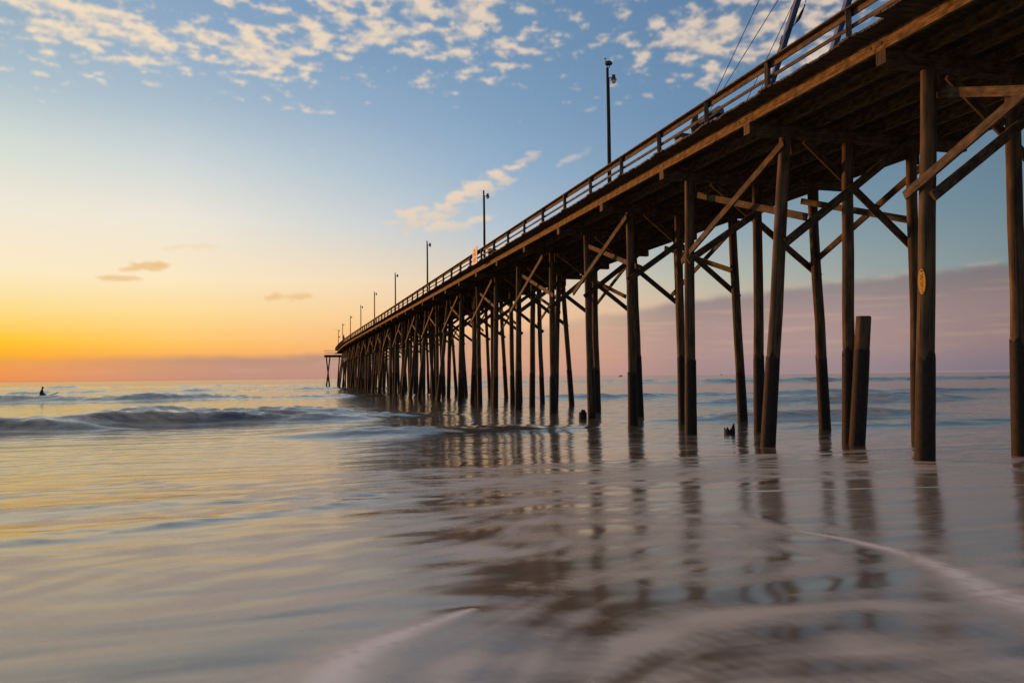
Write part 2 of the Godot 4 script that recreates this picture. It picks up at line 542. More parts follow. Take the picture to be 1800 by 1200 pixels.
# milky and clear patches: centre, radii, amount of foam
var patches := [
	[Vector2(-0.6, -7.6), Vector2(2.9, 1.7), 0.14], [Vector2(-3.6, -13.8), Vector2(4.0, 1.2), 0.08], [Vector2(-1.2, -11.1), Vector2(3.4, 0.5), -0.26], [Vector2(1.6, -12.6), Vector2(2.2, 0.55), -0.20],
	[Vector2(0.1, -5.15), Vector2(0.9, 0.42), -0.30], [Vector2(2.4, -6.4), Vector2(1.2, 1.0), -0.30], [Vector2(2.3, -9.3), Vector2(1.0, 0.7), -0.18], [Vector2(3.5, -5.3), Vector2(1.2, 0.6), -0.16],
	[Vector2(4.6, -5.6), Vector2(0.6, 0.7), -0.22], [Vector2(5.8, -14.4), Vector2(4.5, 1.3), 0.30], [Vector2(11.5, -14.2), Vector2(6.0, 1.0), 0.12], [Vector2(3.6, -8.0), Vector2(1.0, 0.6), 0.10], [Vector2(5.6, -4.3), Vector2(1.0, 0.4), 0.15]]

func run_of(p: Vector2) -> Vector2:
	var t := lerpf(0.5, 0.15, smoothstep(0.0, 3.0, p.x))
	t = lerpf(t, 1.25, exp(-pow((p.x - 5.1) / 1.1, 2.0)) * smoothstep(-9.5, -7.0, p.y))
	t += n_swirl.get_noise_2d(p.x * 0.55 + 11.0, p.y * 0.55) * 1.5
	return Vector2(cos(t), -sin(t))

func swash_foam(p: Vector2) -> float:
	var fine := 0.0
	var broad := 0.0
	for side in [-1.0, 1.0]:
		var q := p
		for k in 7:
			var d := run_of(q) if k % 3 == 0 else run_last
			run_last = d
			q += d * (0.13 * side)
			fine += n_fine.get_noise_2d(q.x * 6.0, q.y * 6.0)
			if k % 2 == 1:
				broad += n_fine.get_noise_2d(q.x * 1.6 + 40.0, q.y * 1.6)
	fine /= 14.0
	broad /= 6.0
	var wide := n_foam.get_noise_2d(p.x * 0.35 + 5.0, p.y * 0.6)
	var f := lerpf(0.13, 0.36, smoothstep(-2.5, 3.5, p.x)) + broad * 1.05 + fine * 0.55 + wide * 0.45
	for a in patches:
		var e: Vector2 = (p - a[0]) / a[1]
		var l := e.length_squared()
		if l < 6.0:
			f += a[2] * exp(-l)
	var clean := smoothstep(4.9, 6.6, p.x - 0.25 * (p.y + 9.0)) * smoothstep(-12.4, -11.4, p.y)
	f = lerpf(f, 0.18 + fine * 0.4, clean)
	f = clampf(f, 0.02, 0.72)
	return maxf(f, line_foam(p) * clampf(0.95 + fine * 0.9 + broad * 0.4, 0.0, 1.0))
var run_last := Vector2.RIGHT

func make_swash(mesh: ArrayMesh) -> void:
	n_fine = fbm(66, 1.0, 1)
	var w := 560
	var h := 320
	var col := Image.create(w, h, false, Image.FORMAT_RGB8)
	var rough := Image.create(w, h, false, Image.FORMAT_RGB8)
	for y in h:
		for x in w:
			var p := Vector2(lerpf(SX0, SX1, (x + 0.5) / w), lerpf(SZ0, SZ1, (y + 0.5) / h))
			var f := swash_foam(p)
			var c := Vector3(0.150, 0.100, 0.058).lerp(Vector3(0.60, 0.51, 0.40), minf(f, 0.75) / 0.75)
			if f > 0.75:
				c = c.lerp(Vector3(0.88, 0.79, 0.69), (f - 0.75) * 4.0)
			col.set_pixel(x, y, lin(c.x, c.y, c.z))
			var r := 0.13 + 0.36 * f
			rough.set_pixel(x, y, Color(r, r, r))
	var m := StandardMaterial3D.new()
	m.albedo_texture = ImageTexture.create_from_image(col)
	m.roughness_texture = ImageTexture.create_from_image(rough)
	m.roughness_texture_channel = BaseMaterial3D.TEXTURE_CHANNEL_RED
	m.roughness = 1.0
	m.metallic_specular = 0.60
	m.texture_repeat = false
	m.uv1_scale = Vector3(1.0 / (SX1 - SX0), 1.0 / (SZ1 - SZ0), 1.0)
	m.uv1_offset = Vector3(-SX0 / (SX1 - SX0), -SZ0 / (SZ1 - SZ0), 0.0)
	structure("swash", mesh, m, "thin milky backwash with foam streaks running over brown sand", "water")

func make_sea() -> void:
	n_line = fbm(3, 0.06, 3)
	n_swirl = fbm(8, 0.35, 2)
	n_foam = fbm(41, 0.9, 4)
	n_chop = fbm(77, 1.0, 3)
	var xr := spaced([[0.0, 0.10], [8.0, 0.12], [24.0, 0.35], [60.0, 0.9], [200.0, 8.0], [1200.0, 90.0], [9000.0, 900.0]])
	var xl := spaced([[0.0, 0.10], [4.0, 0.14], [24.0, 0.4], [70.0, 1.2], [200.0, 8.0], [1200.0, 90.0], [9000.0, 900.0]])
	var xs := PackedFloat32Array()
	for i in range(xl.size() - 1, 0, -1):
		xs.append(-xl[i])
	xs.append_array(xr)
	var zs := spaced([[-40.0, 8.0], [-2.0, 0.6], [3.6, 0.085], [8.0, 0.085], [20.0, 0.15], [48.0, 0.24], [110.0, 0.7], [300.0, 3.5], [1200.0, 60.0], [9000.0, 700.0]])
	var nx := xs.size()
	var nz := zs.size()
	var v := PackedVector3Array()
	var nn := PackedVector3Array()
	var uv := PackedVector2Array()
	var col := PackedColorArray()
	v.resize(nx * nz)
	nn.resize(nx * nz)
	uv.resize(nx * nz)
	col.resize(nx * nz)
	for j in nz:
		var z := -zs[j]
		for i in nx:
			var x := xs[i]
			var k := j * nx + i
			v[k] = Vector3(x, sea_level(x, z) if absf(x) < 420.0 and z > -500.0 else 0.0, z)
			uv[k] = Vector2(x, z)
			var f := 0.0
			if z > -17.5:
				if absf(x - 5.0) < 8.0 and z < -3.0:
					v[k].y += line_foam(Vector2(x, z)) * 0.005
			elif absf(x) < 70.0 and z > -90.0:
				f = foam_at(x, z)
			# murky water: silt near the shore, grey green farther out
			var silt := smoothstep(-45.0, -8.0, z)
			var water := Vector3(0.085, 0.076, 0.052).lerp(Vector3(0.185, 0.132, 0.088), silt)
			var c := water.lerp(Vector3(0.60, 0.52, 0.42), minf(f, 0.8) / 0.8)
			col[k] = Color(c.x, c.y, c.z, 1.0)
	for j in nz:
		var j0 := maxi(j - 1, 0)
		var j1 := mini(j + 1, nz - 1)
		for i in nx:
			var a := v[j * nx + mini(i + 1, nx - 1)] - v[j * nx + maxi(i - 1, 0)]
			var b := v[j1 * nx + i] - v[j0 * nx + i]
			nn[j * nx + i] = a.cross(b).normalized() * (1.0 if a.cross(b).y > 0.0 else -1.0)
	# the sheet is cut in two where the swash begins
	var cut := 0
	while zs[cut] < 18.0:
		cut += 1
	var am := sheet(v, nn, uv, col, nx, cut, nz - 1)
	var swash := sheet(v, nn, uv, col, nx, 0, cut)
	var m := StandardMaterial3D.new()
	m.vertex_color_use_as_albedo = true
	m.roughness = 0.27
	m.metallic_specular = 0.52
	var st := NoiseTexture2D.new()
	st.width = 1024
	st.height = 1024
	st.seamless = true
	st.normalize = true
	var fn := fbm(91, 0.012, 5)
	fn.domain_warp_enabled = true
	fn.domain_warp_amplitude = 40.0
	fn.domain_warp_frequency = 0.008
	st.noise = fn
	m.uv1_scale = Vector3(1.0 / 9.0, 1.0 / 2.2, 1.0)
	m.heightmap_enabled = true
	m.heightmap_texture = st
	m.heightmap_scale = 0.2
	m.roughness_texture = st
	m.roughness_texture_channel = BaseMaterial3D.TEXTURE_CHANNEL_RED
	var sc := NoiseTexture2D.new()
	sc.width = 1024
	sc.height = 1024
	sc.seamless = true
	sc.noise = fn
	var ramp := Gradient.new()
	ramp.set_color(0, Color(0.62, 0.61, 0.60))
	ramp.set_color(1, Color(1, 1, 1))
	sc.color_ramp = ramp
	m.albedo_texture = sc
	make_swash(swash)
	structure("sea", am, m, "silky grey green sea with low breaking waves and thin swash on the sand", "sea")
	# the beach the swash runs over
	var b := Builder.new()
	var edge := [-40.0, -20.0, -10.0, -2.0, 3.0, 8.0, 20.0, 60.0]
	for i in edge.size() - 1:
		var z0: float = edge[i]
		var z1: float = edge[i + 1]
		var y0 := base_level(z0) - 0.35 + maxf(0.0, z0) * 0.055
		var y1 := base_level(z1) - 0.35 + maxf(0.0, z1) * 0.055
		b.quad(Vector3(-400, y0, z0), Vector3(400, y0, z0), Vector3(400, y1, z1), Vector3(-400, y1, z1), Vector3.UP, Vector2(-400, z0), Vector2(400, z0), Vector2(400, z1), Vector2(-400, z1))
	structure("beach", b.mesh(), plain(Color(0.26, 0.205, 0.145), 0.9), "brown sand beach under the thin swash", "beach")

# ---------------------------------------------------------------- pier
var bents := []

func bend(z: float) -> float:
	# the outer end of the pier drifts to the right
	var q := maxf(0.0, (-150.0 - z) / 66.0)
	return 1.25 * q * q

func at_x(x: float, y: float, z: float) -> Vector3:
	return Vector3(x + bend(z), y, z)

func add_pile(foot: Vector3, head: Vector3, r: float) -> void:
	var dir := head - foot
	var pts := []
	var rad := []
	var low := foot - dir.normalized() * 1.2
	for i in 7:
		var t := i / 6.0
		var p := low.lerp(head, t)
		if i > 0 and i < 6:
			p += Vector3(rng.randf_range(-1, 1), 0, rng.randf_range(-1, 1)) * 0.018
		pts.append(p)
		rad.append(r * lerpf(1.06, 0.90, t) * rng.randf_range(0.975, 1.025))
	var pile := part("pile", tube(pts, rad, 14, true, 0.03), pick(M.pile), pier)
	# growth of barnacles and weed up to the tide mark, ragged along its top
	var b := Builder.new()
	var top := rng.randf_range(2.0, 3.0)
	var sides := 16
	var rings := []
	for k in 7:
		var ring := []
		for s in sides + 1:
			var a := TAU * (s % sides) / sides
			var ragged := top + 0.34 * n_foam.get_noise_2d(cos(a) * 1.5 + foot.x * 9.0, sin(a) * 1.5 + foot.z * 9.0)
			var y := lerpf(-0.6, ragged, k / 6.0)
			var t := (y - foot.y) / dir.y
			var c := foot + dir * t
			var rr := r * (1.045 - 0.10 * t) + lerpf(0.024, 0.011, k / 6.0) + 0.010 * n_foam.get_noise_3d(a * 2.0, y * 3.0, foot.z)
			ring.append([c + Vector3(cos(a) * rr, 0, sin(a) * rr), Vector3(cos(a), 0, sin(a)), Vector2(float(s) / sides * 1.2, y)])
		rings.append(ring)
	for k in 6:
		for s in sides:
			var p00 = rings[k][s]
			var p01 = rings[k][s + 1]
			var p10 = rings[k + 1][s]
			var p11 = rings[k + 1][s + 1]
			b.tri(p00[0], p01[0], p11[0], p00[1], p01[1], p11[1], p00[2], p01[2], p11[2])
			b.tri(p00[0], p11[0], p10[0], p00[1], p11[1], p10[1], p00[2], p11[2], p10[2])
	part("barnacle_crust", b.mesh(), M.crust, pile)

func bolt(parent: Node3D, local: Vector3, axis: Vector3, r := 0.028) -> void:
	part("bolt", tube([local, local + axis * 0.02], [r, r], 8), M.iron, parent)

func make_pier() -> void:
	pier = thing("fishing_pier", "long weathered timber fishing pier on tall round piles running out to sea", "pier")
	bents = [-3.9, -9.25, -14.65, -20.0, -25.4, -31.0, -36.6, -42.3, -48.0, -53.5]
	while bents[-1] > -216.0:
		bents.append(bents[-1] - 5.6)
	var measured := {
		2: [[14.3, 13.82], [16.75, 16.60], [19.2, 19.1]], 3: [[14.24, 13.39], [16.42, 16.15], [18.76, 18.66]], 4: [[14.04, 13.9], [16.8, 16.68], [19.19, 19.47]],
		5: [[14.26, 14.25], [16.56, 16.6], [19.21, 19.52]], 6: [[14.49, 14.62], [17.0, 17.2], [19.4, 19.6]], 7: [[14.63, 14.58], [17.2, 17.25], [19.3, 19.7]]}
	for i in range(1, bents.size()):
		var z: float = bents[i]
		# piles: three to a bent, some battered, a fourth here and there
		var rows := []
		if measured.has(i):
			rows = measured[i]
		else:
			var lean := rng.randf_range(-0.25, 0.15)
			if rng.randf() < 0.35:
				lean = -rng.randf_range(0.6, 1.3)
			rows = [[14.4, 14.4 + lean], [16.9 + rng.randf_range(-0.3, 0.3), 16.9 + rng.randf_range(-0.3, 0.3)], [19.3, 19.45 + rng.randf_range(-0.1, 0.45)]]
			if i > 7 and rng.randf() < 0.4:
				rows.append([15.6, 15.6 + rng.randf_range(-0.8, 0.8)])
			if i > 9 and rng.randf() < 0.25:
				rows.append([18.1, 18.1 + rng.randf_range(-0.7, 0.7)])
		for q in rows:
			var dz := rng.randf_range(-0.12, 0.12) if not measured.has(i) else 0.0
			add_pile(at_x(q[1], 0.0, z + dz), at_x(q[0], CAP_LOW + 0.01, z), rng.randf_range(0.165, 0.195))
		# cap beam across the piles
		board("cap_beam", at_x(NEAR_X - rng.randf_range(-0.02, 0.10), CAP_LOW + 0.16, z), at_x(FAR_X + rng.randf_range(-0.15, 0.2), CAP_LOW + 0.16, z), 0.32, 0.30, pick(M.brace), pier)
		# a block bolted beside the head of each pile
		for q in rows:
			board("pile_cleat", at_x(q[0] + 0.21, CAP_LOW - 0.5, z - 0.02), at_x(q[0] + 0.215, CAP_LOW + 0.3, z - 0.02), 0.07, 0.16, pick(M.brace), pier)
		# cross braces of the bent
		var low: float = rows[0][0] - 0.25
		var br := board("brace", at_x(low, 6.0 + rng.randf_range(-0.15, 0.15), z + 0.25), at_x(18.6, 9.25, z + 0.25), 0.24, 0.075, pick(M.brace), pier)
		if i < 8:
			bolt(br, Vector3(-br.mesh.get_aabb().size.x / 2 + 0.2, 0, 0.036), Vector3(0, 0, 1))
		board("brace", at_x(15.1, 9.1, z - 0.25), at_x(rows[2][0] + 0.45, 5.65 + rng.randf_range(-0.15, 0.15), z - 0.25), 0.24, 0.075, pick(M.brace), pier)
	# long braces in every second bay, on the outer faces of the near and far rows
	for i in range(1, bents.size() - 1):
		if i % 2 == 0:
			continue
		var zn: float = bents[i]
		var zf: float = bents[i + 1]
		for row in [[14.28, -1.0], [19.15, 1.0]]:
			var x: float = row[0]
			var s: float = row[1]
			var b1 := board("brace", at_x(x + s * 0.27, 8.82, zn + 0.25), at_x(x + s * 0.27 - 0.1, 6.2, zf - 0.42), 0.22, 0.075, pick(M.brace), pier)
			if i < 10 and s < 0:
				var hl: float = b1.mesh.get_aabb().size.x / 2
				bolt(b1, Vector3(hl - 0.18, 0, 0.036), Vector3(0, 0, 1), 0.035)
				bolt(b1, Vector3(-hl + 0.16, 0, 0.036), Vector3(0, 0, 1), 0.035)
			board("brace", at_x(x - s * 0.25, 8.62, zf - 0.25), at_x(x - s * 0.25, 6.6, zn + 0.5), 0.22, 0.075, pick(M.brace), pier)
	# stringers: boards over two bays, in lines across the pier
	var lines := [13.06, 14.15, 15.25, 16.35, 17.45, 18.55, 19.6, 20.5]
	for k in lines.size():
		var i := 0 if k % 2 == 0 else 1
		if i == 1:
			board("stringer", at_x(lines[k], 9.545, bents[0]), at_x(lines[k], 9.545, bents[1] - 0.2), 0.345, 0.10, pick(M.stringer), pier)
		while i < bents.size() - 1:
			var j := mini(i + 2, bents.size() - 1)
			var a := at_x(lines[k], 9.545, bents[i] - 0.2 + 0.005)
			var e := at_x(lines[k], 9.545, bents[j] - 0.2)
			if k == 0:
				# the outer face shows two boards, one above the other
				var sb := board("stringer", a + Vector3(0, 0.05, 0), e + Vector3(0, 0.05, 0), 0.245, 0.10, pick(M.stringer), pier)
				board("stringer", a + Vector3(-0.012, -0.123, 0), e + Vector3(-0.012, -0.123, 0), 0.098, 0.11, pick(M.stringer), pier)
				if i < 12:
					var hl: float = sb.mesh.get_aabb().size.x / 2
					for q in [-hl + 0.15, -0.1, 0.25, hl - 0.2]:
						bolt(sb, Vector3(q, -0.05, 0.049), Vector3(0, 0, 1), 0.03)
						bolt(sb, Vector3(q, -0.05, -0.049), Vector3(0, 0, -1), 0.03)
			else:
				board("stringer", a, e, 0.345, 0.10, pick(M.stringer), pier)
			i = j
	# deck planks: the 300 nearest are parts, the rest one run
	var z := -6.5
	var count := 0
	var rest := Builder.new()
	while z > -222.0:
		var w := 0.19
		var x0 := 12.47 + rng.randf_range(-0.025, 0.025)
		var off := absf(fposmod(z + 8.7 + 1.595, 3.19) - 1.595)
		x0 -= 0.11 * clampf(1.0 - off / 0.5, 0.0, 1.0)
		if z > -13.9:
			x0 -= 0.30
		var x1 := 20.95 + rng.randf_range(-0.04, 0.04)
		var y := DECK - 0.03 + rng.randf_range(-0.006, 0.006)
		if count < 300:
			board("deck_plank", at_x(x0, y, z), at_x(snappedf(x1 - x0, 0.03) + x0, y, z), 0.055, w, pick(M.deck), pier)
		else:
			add_beam(rest, along(at_x(x0, y, z), at_x(x1, y, z)), x1 - x0, 0.055, w, 0.008)
		count += 1
		z -= 0.203
	var rp := part("deck_planks", rest.mesh(), M.deck[0], pier)
	rp.set_meta("kind", "stuff")
	# railing along the near edge
	var posts := []
	z = -8.7
	while z > -221.0:
		posts.append(z)
		z -= 3.19
	posts.append(-222.0)
	for i in posts.size():
		var pz: float = posts[i]
		var x := 12.50
		board("rail_post", at_x(x, DECK - 0.001, pz), at_x(x + rng.randf_range(-0.012, 0.012), 10.435, pz + rng.randf_range(-0.015, 0.015)), 0.12, 0.13, pick(M.rail), pier)
		if i < posts.size() - 1:
			var pn: float = posts[i + 1]
			board("top_rail", at_x(x + 0.035, 10.457, pz), at_x(x + 0.035, 10.457, pn + 0.006), 0.042, 0.25, pick(M.rail), pier)
			board("rail_board", at_x(x + 0.09, 10.36, pz), at_x(x + 0.09, 10.36, pn + 0.006), 0.145, 0.045, pick(M.rail), pier)
			board("mid_rail", at_x(x + 0.09, 10.06 + rng.randf_range(-0.008, 0.008), pz), at_x(x + 0.09, 10.06, pn + 0.006), 0.095, 0.045, pick(M.rail), pier)
	# the lower landing at the sea end, set across the pier
	var ez := -238.0
	var dy := 8.98
	board("landing_beam", Vector3(12.0, dy - 0.3, ez + 1.2), Vector3(24.0, dy - 0.3, ez + 1.2), 0.5, 0.25, pick(M.brace), pier)
	board("landing_beam", Vector3(12.0, dy - 0.3, ez - 4.0), Vector3(24.0, dy - 0.3, ez - 4.0), 0.5, 0.25, pick(M.brace), pier)
	for i in 27:
		board("deck_plank", Vector3(11.9, dy, ez + 1.4 - i * 0.203), Vector3(24.2, dy, ez + 1.4 - i * 0.203), 0.055, 0.19, pick(M.deck), pier)
	for i in 5:
		board("deck_plank", Vector3(14.6 + i * 1.2, lerpf(DECK, dy, 0.5) - 0.06, -229.3), Vector3(15.75 + i * 1.2, lerpf(DECK, dy, 0.5) - 0.06, -229.3), 0.06, 15.0, pick(M.deck), pier)
	for q in [12.1, 14.3, 16.5, 18.7]:
		board("rail_post", Vector3(q, dy + 0.03, ez + 1.3), Vector3(q, dy + 1.25, ez + 1.3), 0.13, 0.13, pick(M.rail), pier)
	for h in [1.25, 0.62]:
		board("top_rail" if h > 1.2 else "mid_rail", Vector3(12.0, dy + h, ez + 1.42), Vector3(19.0, dy + h, ez + 1.42), 0.12, 0.05, pick(M.rail), pier)
	for q in [1.3, -1.0, -4.0]:
		board("rail_post", Vector3(12.05, dy + 0.03, ez + q - 0.2), Vector3(12.05, dy + 1.25, ez + q - 0.2), 0.13, 0.13, pick(M.rail), pier)
	board("top_rail", Vector3(12.05, dy + 1.3, ez + 1.3), Vector3(12.05, dy + 1.3, ez - 4.2), 0.1, 0.15, pick(M.rail), pier)
	for q in [[13.4, 12.4, 1.0], [12.6, 13.5, -3.8], [18.2, 17.6, 1.0], [20.5, 20.4, 1.0], [16.4, 15.9, -3.8], [22.5, 22.8, 1.0]]:
		add_pile(Vector3(q[1], 0, ez + q[2]), Vector3(q[0], dy - 0.5, ez + q[2]), 0.2)

# ---------------------------------------------------------------- things on and round the pier
func add_lamp(at: Vector3, top: float, label: String, group: String, kind: int) -> void:
	var t := thing("lamp_post", label, "lamp post", at, group)
	var h := top - at.y
	part("pole", tube([Vector3.ZERO, Vector3(0.01, h * 0.5, 0), Vector3(0, h, 0)], [0.068, 0.062, 0.054], 12, true, 0.02), M.pole, t)
	part("base_collar", tube([Vector3(0, 0.0, 0), Vector3(0, 0.16, 0)], [0.12, 0.12], 12), M.iron, t)
	var hy := h - (0.35 if kind != 1 else 0.42)
	part("arm", tube([Vector3(0.04, hy, 0), Vector3(0.16, hy + 0.02, 0), Vector3(0.24, hy + 0.02, 0)], [0.02, 0.02, 0.02], 8), M.iron, t)
	var head := part("lamp_head", tube([Vector3(0.27, hy + 0.17, 0), Vector3(0.27, hy + 0.15, 0), Vector3(0.27, hy + 0.0, 0), Vector3(0.27, hy - 0.03, 0), Vector3(0.27, hy - 0.07, 0)], [0.03, 0.075, 0.09, 0.125, 0.125], 14), M.fixture, t)
	part("lamp_lens", tube([Vector3(0.27, hy - 0.07, 0), Vector3(0.27, hy - 0.14, 0), Vector3(0.27, hy - 0.19, 0)], [0.105, 0.095, 0.06], 14), M.lens, head)
	part("conduit", tube([Vector3(0.075, 0.2, 0.03), Vector3(0.07, h * 0.55, 0.03), Vector3(0.065, hy, 0.02)], [0.016, 0.016, 0.016], 6), M.iron, t)
	if kind == 1:
		# a camera dome and a small wind sensor above the pole
		part("stem", tube([Vector3(-0.01, h - 0.02, 0), Vector3(-0.01, h + 0.15, 0)], [0.02, 0.02], 8), M.iron, t)
		part("sensor_dome", tube([Vector3(0.05, h + 0.14, 0), Vector3(0.05, h + 0.16, 0), Vector3(0.05, h + 0.20, 0), Vector3(0.05, h + 0.26, 0), Vector3(0.05, h + 0.29, 0), Vector3(0.05, h + 0.30, 0)], [0.13, 0.165, 0.17, 0.13, 0.07, 0.01], 16), M.fixture, t)
		var w := part("wind_sensor", tube([Vector3(-0.08, h + 0.2, 0), Vector3(-0.09, h + 0.40, 0)], [0.012, 0.01], 8), M.iron, t)
		part("crossbar", tube([Vector3(-0.15, h + 0.37, 0), Vector3(-0.03, h + 0.40, 0)], [0.016, 0.016], 8), M.fixture, w)
		part("bracket", tube([Vector3(0.05, h - 0.02, 0), Vector3(0.10, h + 0.07, 0), Vector3(0.11, h + 0.14, 0)], [0.012, 0.02, 0.02], 8), M.iron, t)
	if kind == 2:
		part("antenna", tube([Vector3(-1.6, h + 0.05, 0), Vector3(0.5, h + 0.02, 0)], [0.012, 0.012], 6), M.iron, t)
		part("speaker_horn", tube([Vector3(0.08, h - 1.9, 0), Vector3(0.4, h - 1.9, 0)], [0.05, 0.2], 12), M.fixture, t)

func make_lamps() -> void:
	var tops := [14.75, 14.47, 14.71, 14.56, 14.66, 14.56, 14.47, 14.61, 14.61]
	var zs := [-29.85, -50.8, -72.3, -93.9, -116.0, -136.8, -158.6, -183.5, -207.0]
	for i in zs.size():
		var p := at_x(12.85, DECK, zs[i])
		var nth: String = ["", "", "next", "second", "third", "fourth", "fifth", "sixth", ""][i]
		var label := "dark pole lamp with one hanging lamp head, %s one seaward of the notice board" % nth
		if i == 1:
			label = "dark pole lamp with one hanging lamp head beside the notice board on the railing"
		var group := "plain lamp posts along the pier"
		if i == 0:
			label = "tall brown lamp post topped by a dome and wind sensor above one lamp head"
			group = ""
		elif i == zs.size() - 1:
			label = "lamp post with a thin antenna and two fittings at the sea end of the pier"
			group = ""
		add_lamp(p, tops[i], label, group, 1 if i == 0 else (2 if i == zs.size() - 1 else 0))

func make_rigging() -> void:
	# two leaning blue masts that stand on the deck and reach out of view
	var feet := [Vector3(15.0, DECK, -22.83), Vector3(15.0, DECK, -19.65)]
	var lean := [Vector3(0, 1, 0.70), Vector3(0, 1, 0.60)]
	var names := ["blue steel mast leaning over the deck with a shackle and wire tied to it", "blue steel mast leaning over the deck with a chain beside it"]
	for i in 2:
		var t := thing("mast", names[i], "mast", feet[i], "")
		var l: float = 7.5
		part("pole", beam(l, 0.19, 0.17, 0.03), M.blue, t, along(Vector3.ZERO, lean[i].normalized() * l, Vector3.BACK))
		part("foot_plate", beam(0.5, 0.03, 0.5), M.iron, t, Transform3D(Basis(), Vector3(0, 0.018, 0)))
		if i == 0:
			var s: Vector3 = lean[i].normalized() * 3.25
			part("shackle", tube([s + Vector3(0, -0.22, -0.16), s + Vector3(0, 0.0, -0.2), s + Vector3(0, 0.2, -0.10), s + Vector3(0, 0.16, -0.02)], [0.03, 0.05, 0.04, 0.03], 8), M.iron, t)
			part("wire", tube([s + Vector3(0, 0.1, -0.15), s + Vector3(0, 0.18, 0.15), s + Vector3(0, 0.32, 0.55)], [0.012, 0.012, 0.014], 6), M.iron, t)
			part("turnbuckle", tube([s + Vector3(0, 0.32, 0.55), s + Vector3(0, 0.38, 0.68), s + Vector3(0, 0.50, 0.84), s + Vector3(0, 0.62, 0.98)], [0.02, 0.05, 0.045, 0.02], 8), M.iron, t)
			for k in 9:
				var a := s + Vector3(0, 0.62 + k * 0.11, 0.98 + k * 0.065)
				part("chain_link", tube([a, a + Vector3(0.0, 0.075, 0.045)], [0.02 if k % 2 == 0 else 0.012, 0.02 if k % 2 == 0 else 0.012], 6), M.iron, t)
		else:
			for k in 16:
				var a: Vector3 = lean[i].normalized() * (0.5 + k * 0.09) + Vector3(0.03, 0, 0.26)
				part("chain_link", tube([a, a + lean[i].normalized() * 0.085], [0.028 if k % 2 == 0 else 0.016, 0.022 if k % 2 == 0 else 0.016], 6), M.iron, t)
	# stay wires
	var stays := [
		[Vector3(13.0, 10.28, -22.56), Vector3(13.0, 15.1, -16.07), "thin stay wire running up from the winch, outer one"],
		[Vector3(13.03, 10.3, -22.5), Vector3(13.03, 14.6, -13.9), "thin stay wire running up from the winch, inner one"],
		[Vector3(14.6, DECK, -24.1), Vector3(15.0, 14.2, -19.5), "thin stay wire crossing behind the leaning blue mast"],
		[Vector3(14.7, DECK, -23.4), Vector3(15.0, 14.4, -19.0), "thin stay wire beside the leaning blue mast with the shackle"]]
	for s in stays:
		var t := thing("stay_wire", s[2], "wire", s[0])
		part("strand", tube([Vector3.ZERO, s[1] - s[0]], [0.011, 0.011], 6), M.iron, t)
		part("thimble", tube([Vector3(0, 0.02, 0), (s[1] - s[0]).normalized() * 0.28], [0.03, 0.02], 6), M.iron, t)
	# winch that holds the stays
	var w := thing("winch", "blue deck winch with a wooden post where the stay wires end", "winch", Vector3(12.95, DECK + 0.0, -22.2))
	part("post", beam(0.56, 0.15, 0.15), M.rail[0], w, along(Vector3(0, 0, -0.4), Vector3(0, 0.56, -0.42)))
	part("drum", tube([Vector3(-0.05, 0.42, 0.9), Vector3(-0.05, 0.42, 0.85), Vector3(-0.05, 0.42, -0.2), Vector3(-0.05, 0.42, -0.25)], [0.10, 0.15, 0.15, 0.10], 16), M.blue, w)
	part("cradle", beam(1.3, 0.24, 0.3), M.blue, w, along(Vector3(0.0, 0.12, -0.5), Vector3(0, 0.12, 0.8)))
	part("rope_coil", tube([Vector3(-0.12, 0.15, -0.62), Vector3(-0.14, 0.45, -0.58), Vector3(-0.1, 0.72, -0.5)], [0.10, 0.12, 0.07], 10, true, 0.08), M.rope, w)
	var b := thing("tackle_box", "small blue box with a brown lid on the deck by the winch", "box", Vector3(12.9, DECK, -23.75))
	part("case", beam(0.5, 0.3, 0.3, 0.03), M.blue, b, along(Vector3(0, 0.15, -0.25), Vector3(0, 0.15, 0.25)))
	part("lid", beam(0.52, 0.06, 0.32), M.rail[1], b, along(Vector3(0, 0.33, -0.26), Vector3(0, 0.33, 0.26)))

func make_deck_things() -> void:
	var t := thing("bin", "dark round lidded bin on the deck beside the notice board", "bin", Vector3(12.98, DECK, -49.3))
	part("drum", tube([Vector3.ZERO, Vector3(0, 0.05, 0), Vector3(0, 0.5, 0)], [0.24, 0.26, 0.28], 16), M.fixture, t)
	part("lid", tube([Vector3(0, 0.5, 0), Vector3(0, 0.55, 0), Vector3(0, 0.60, 0)], [0.31, 0.30, 0.14], 16), M.iron, t)
	var g := thing("umbrella", "folded green umbrella standing at the rail near the sea end of the pier", "umbrella", at_x(12.75, DECK, -178.0))
	part("pole", tube([Vector3.ZERO, Vector3(0.05, 2.05, -0.1)], [0.04, 0.04], 8), M.iron, g)
	part("canopy", tube([Vector3(0.02, 0.75, 0), Vector3(0.03, 1.1, 0), Vector3(0.05, 1.95, -0.1)], [0.20, 0.24, 0.06], 12, true, 0.1), M.green, g)

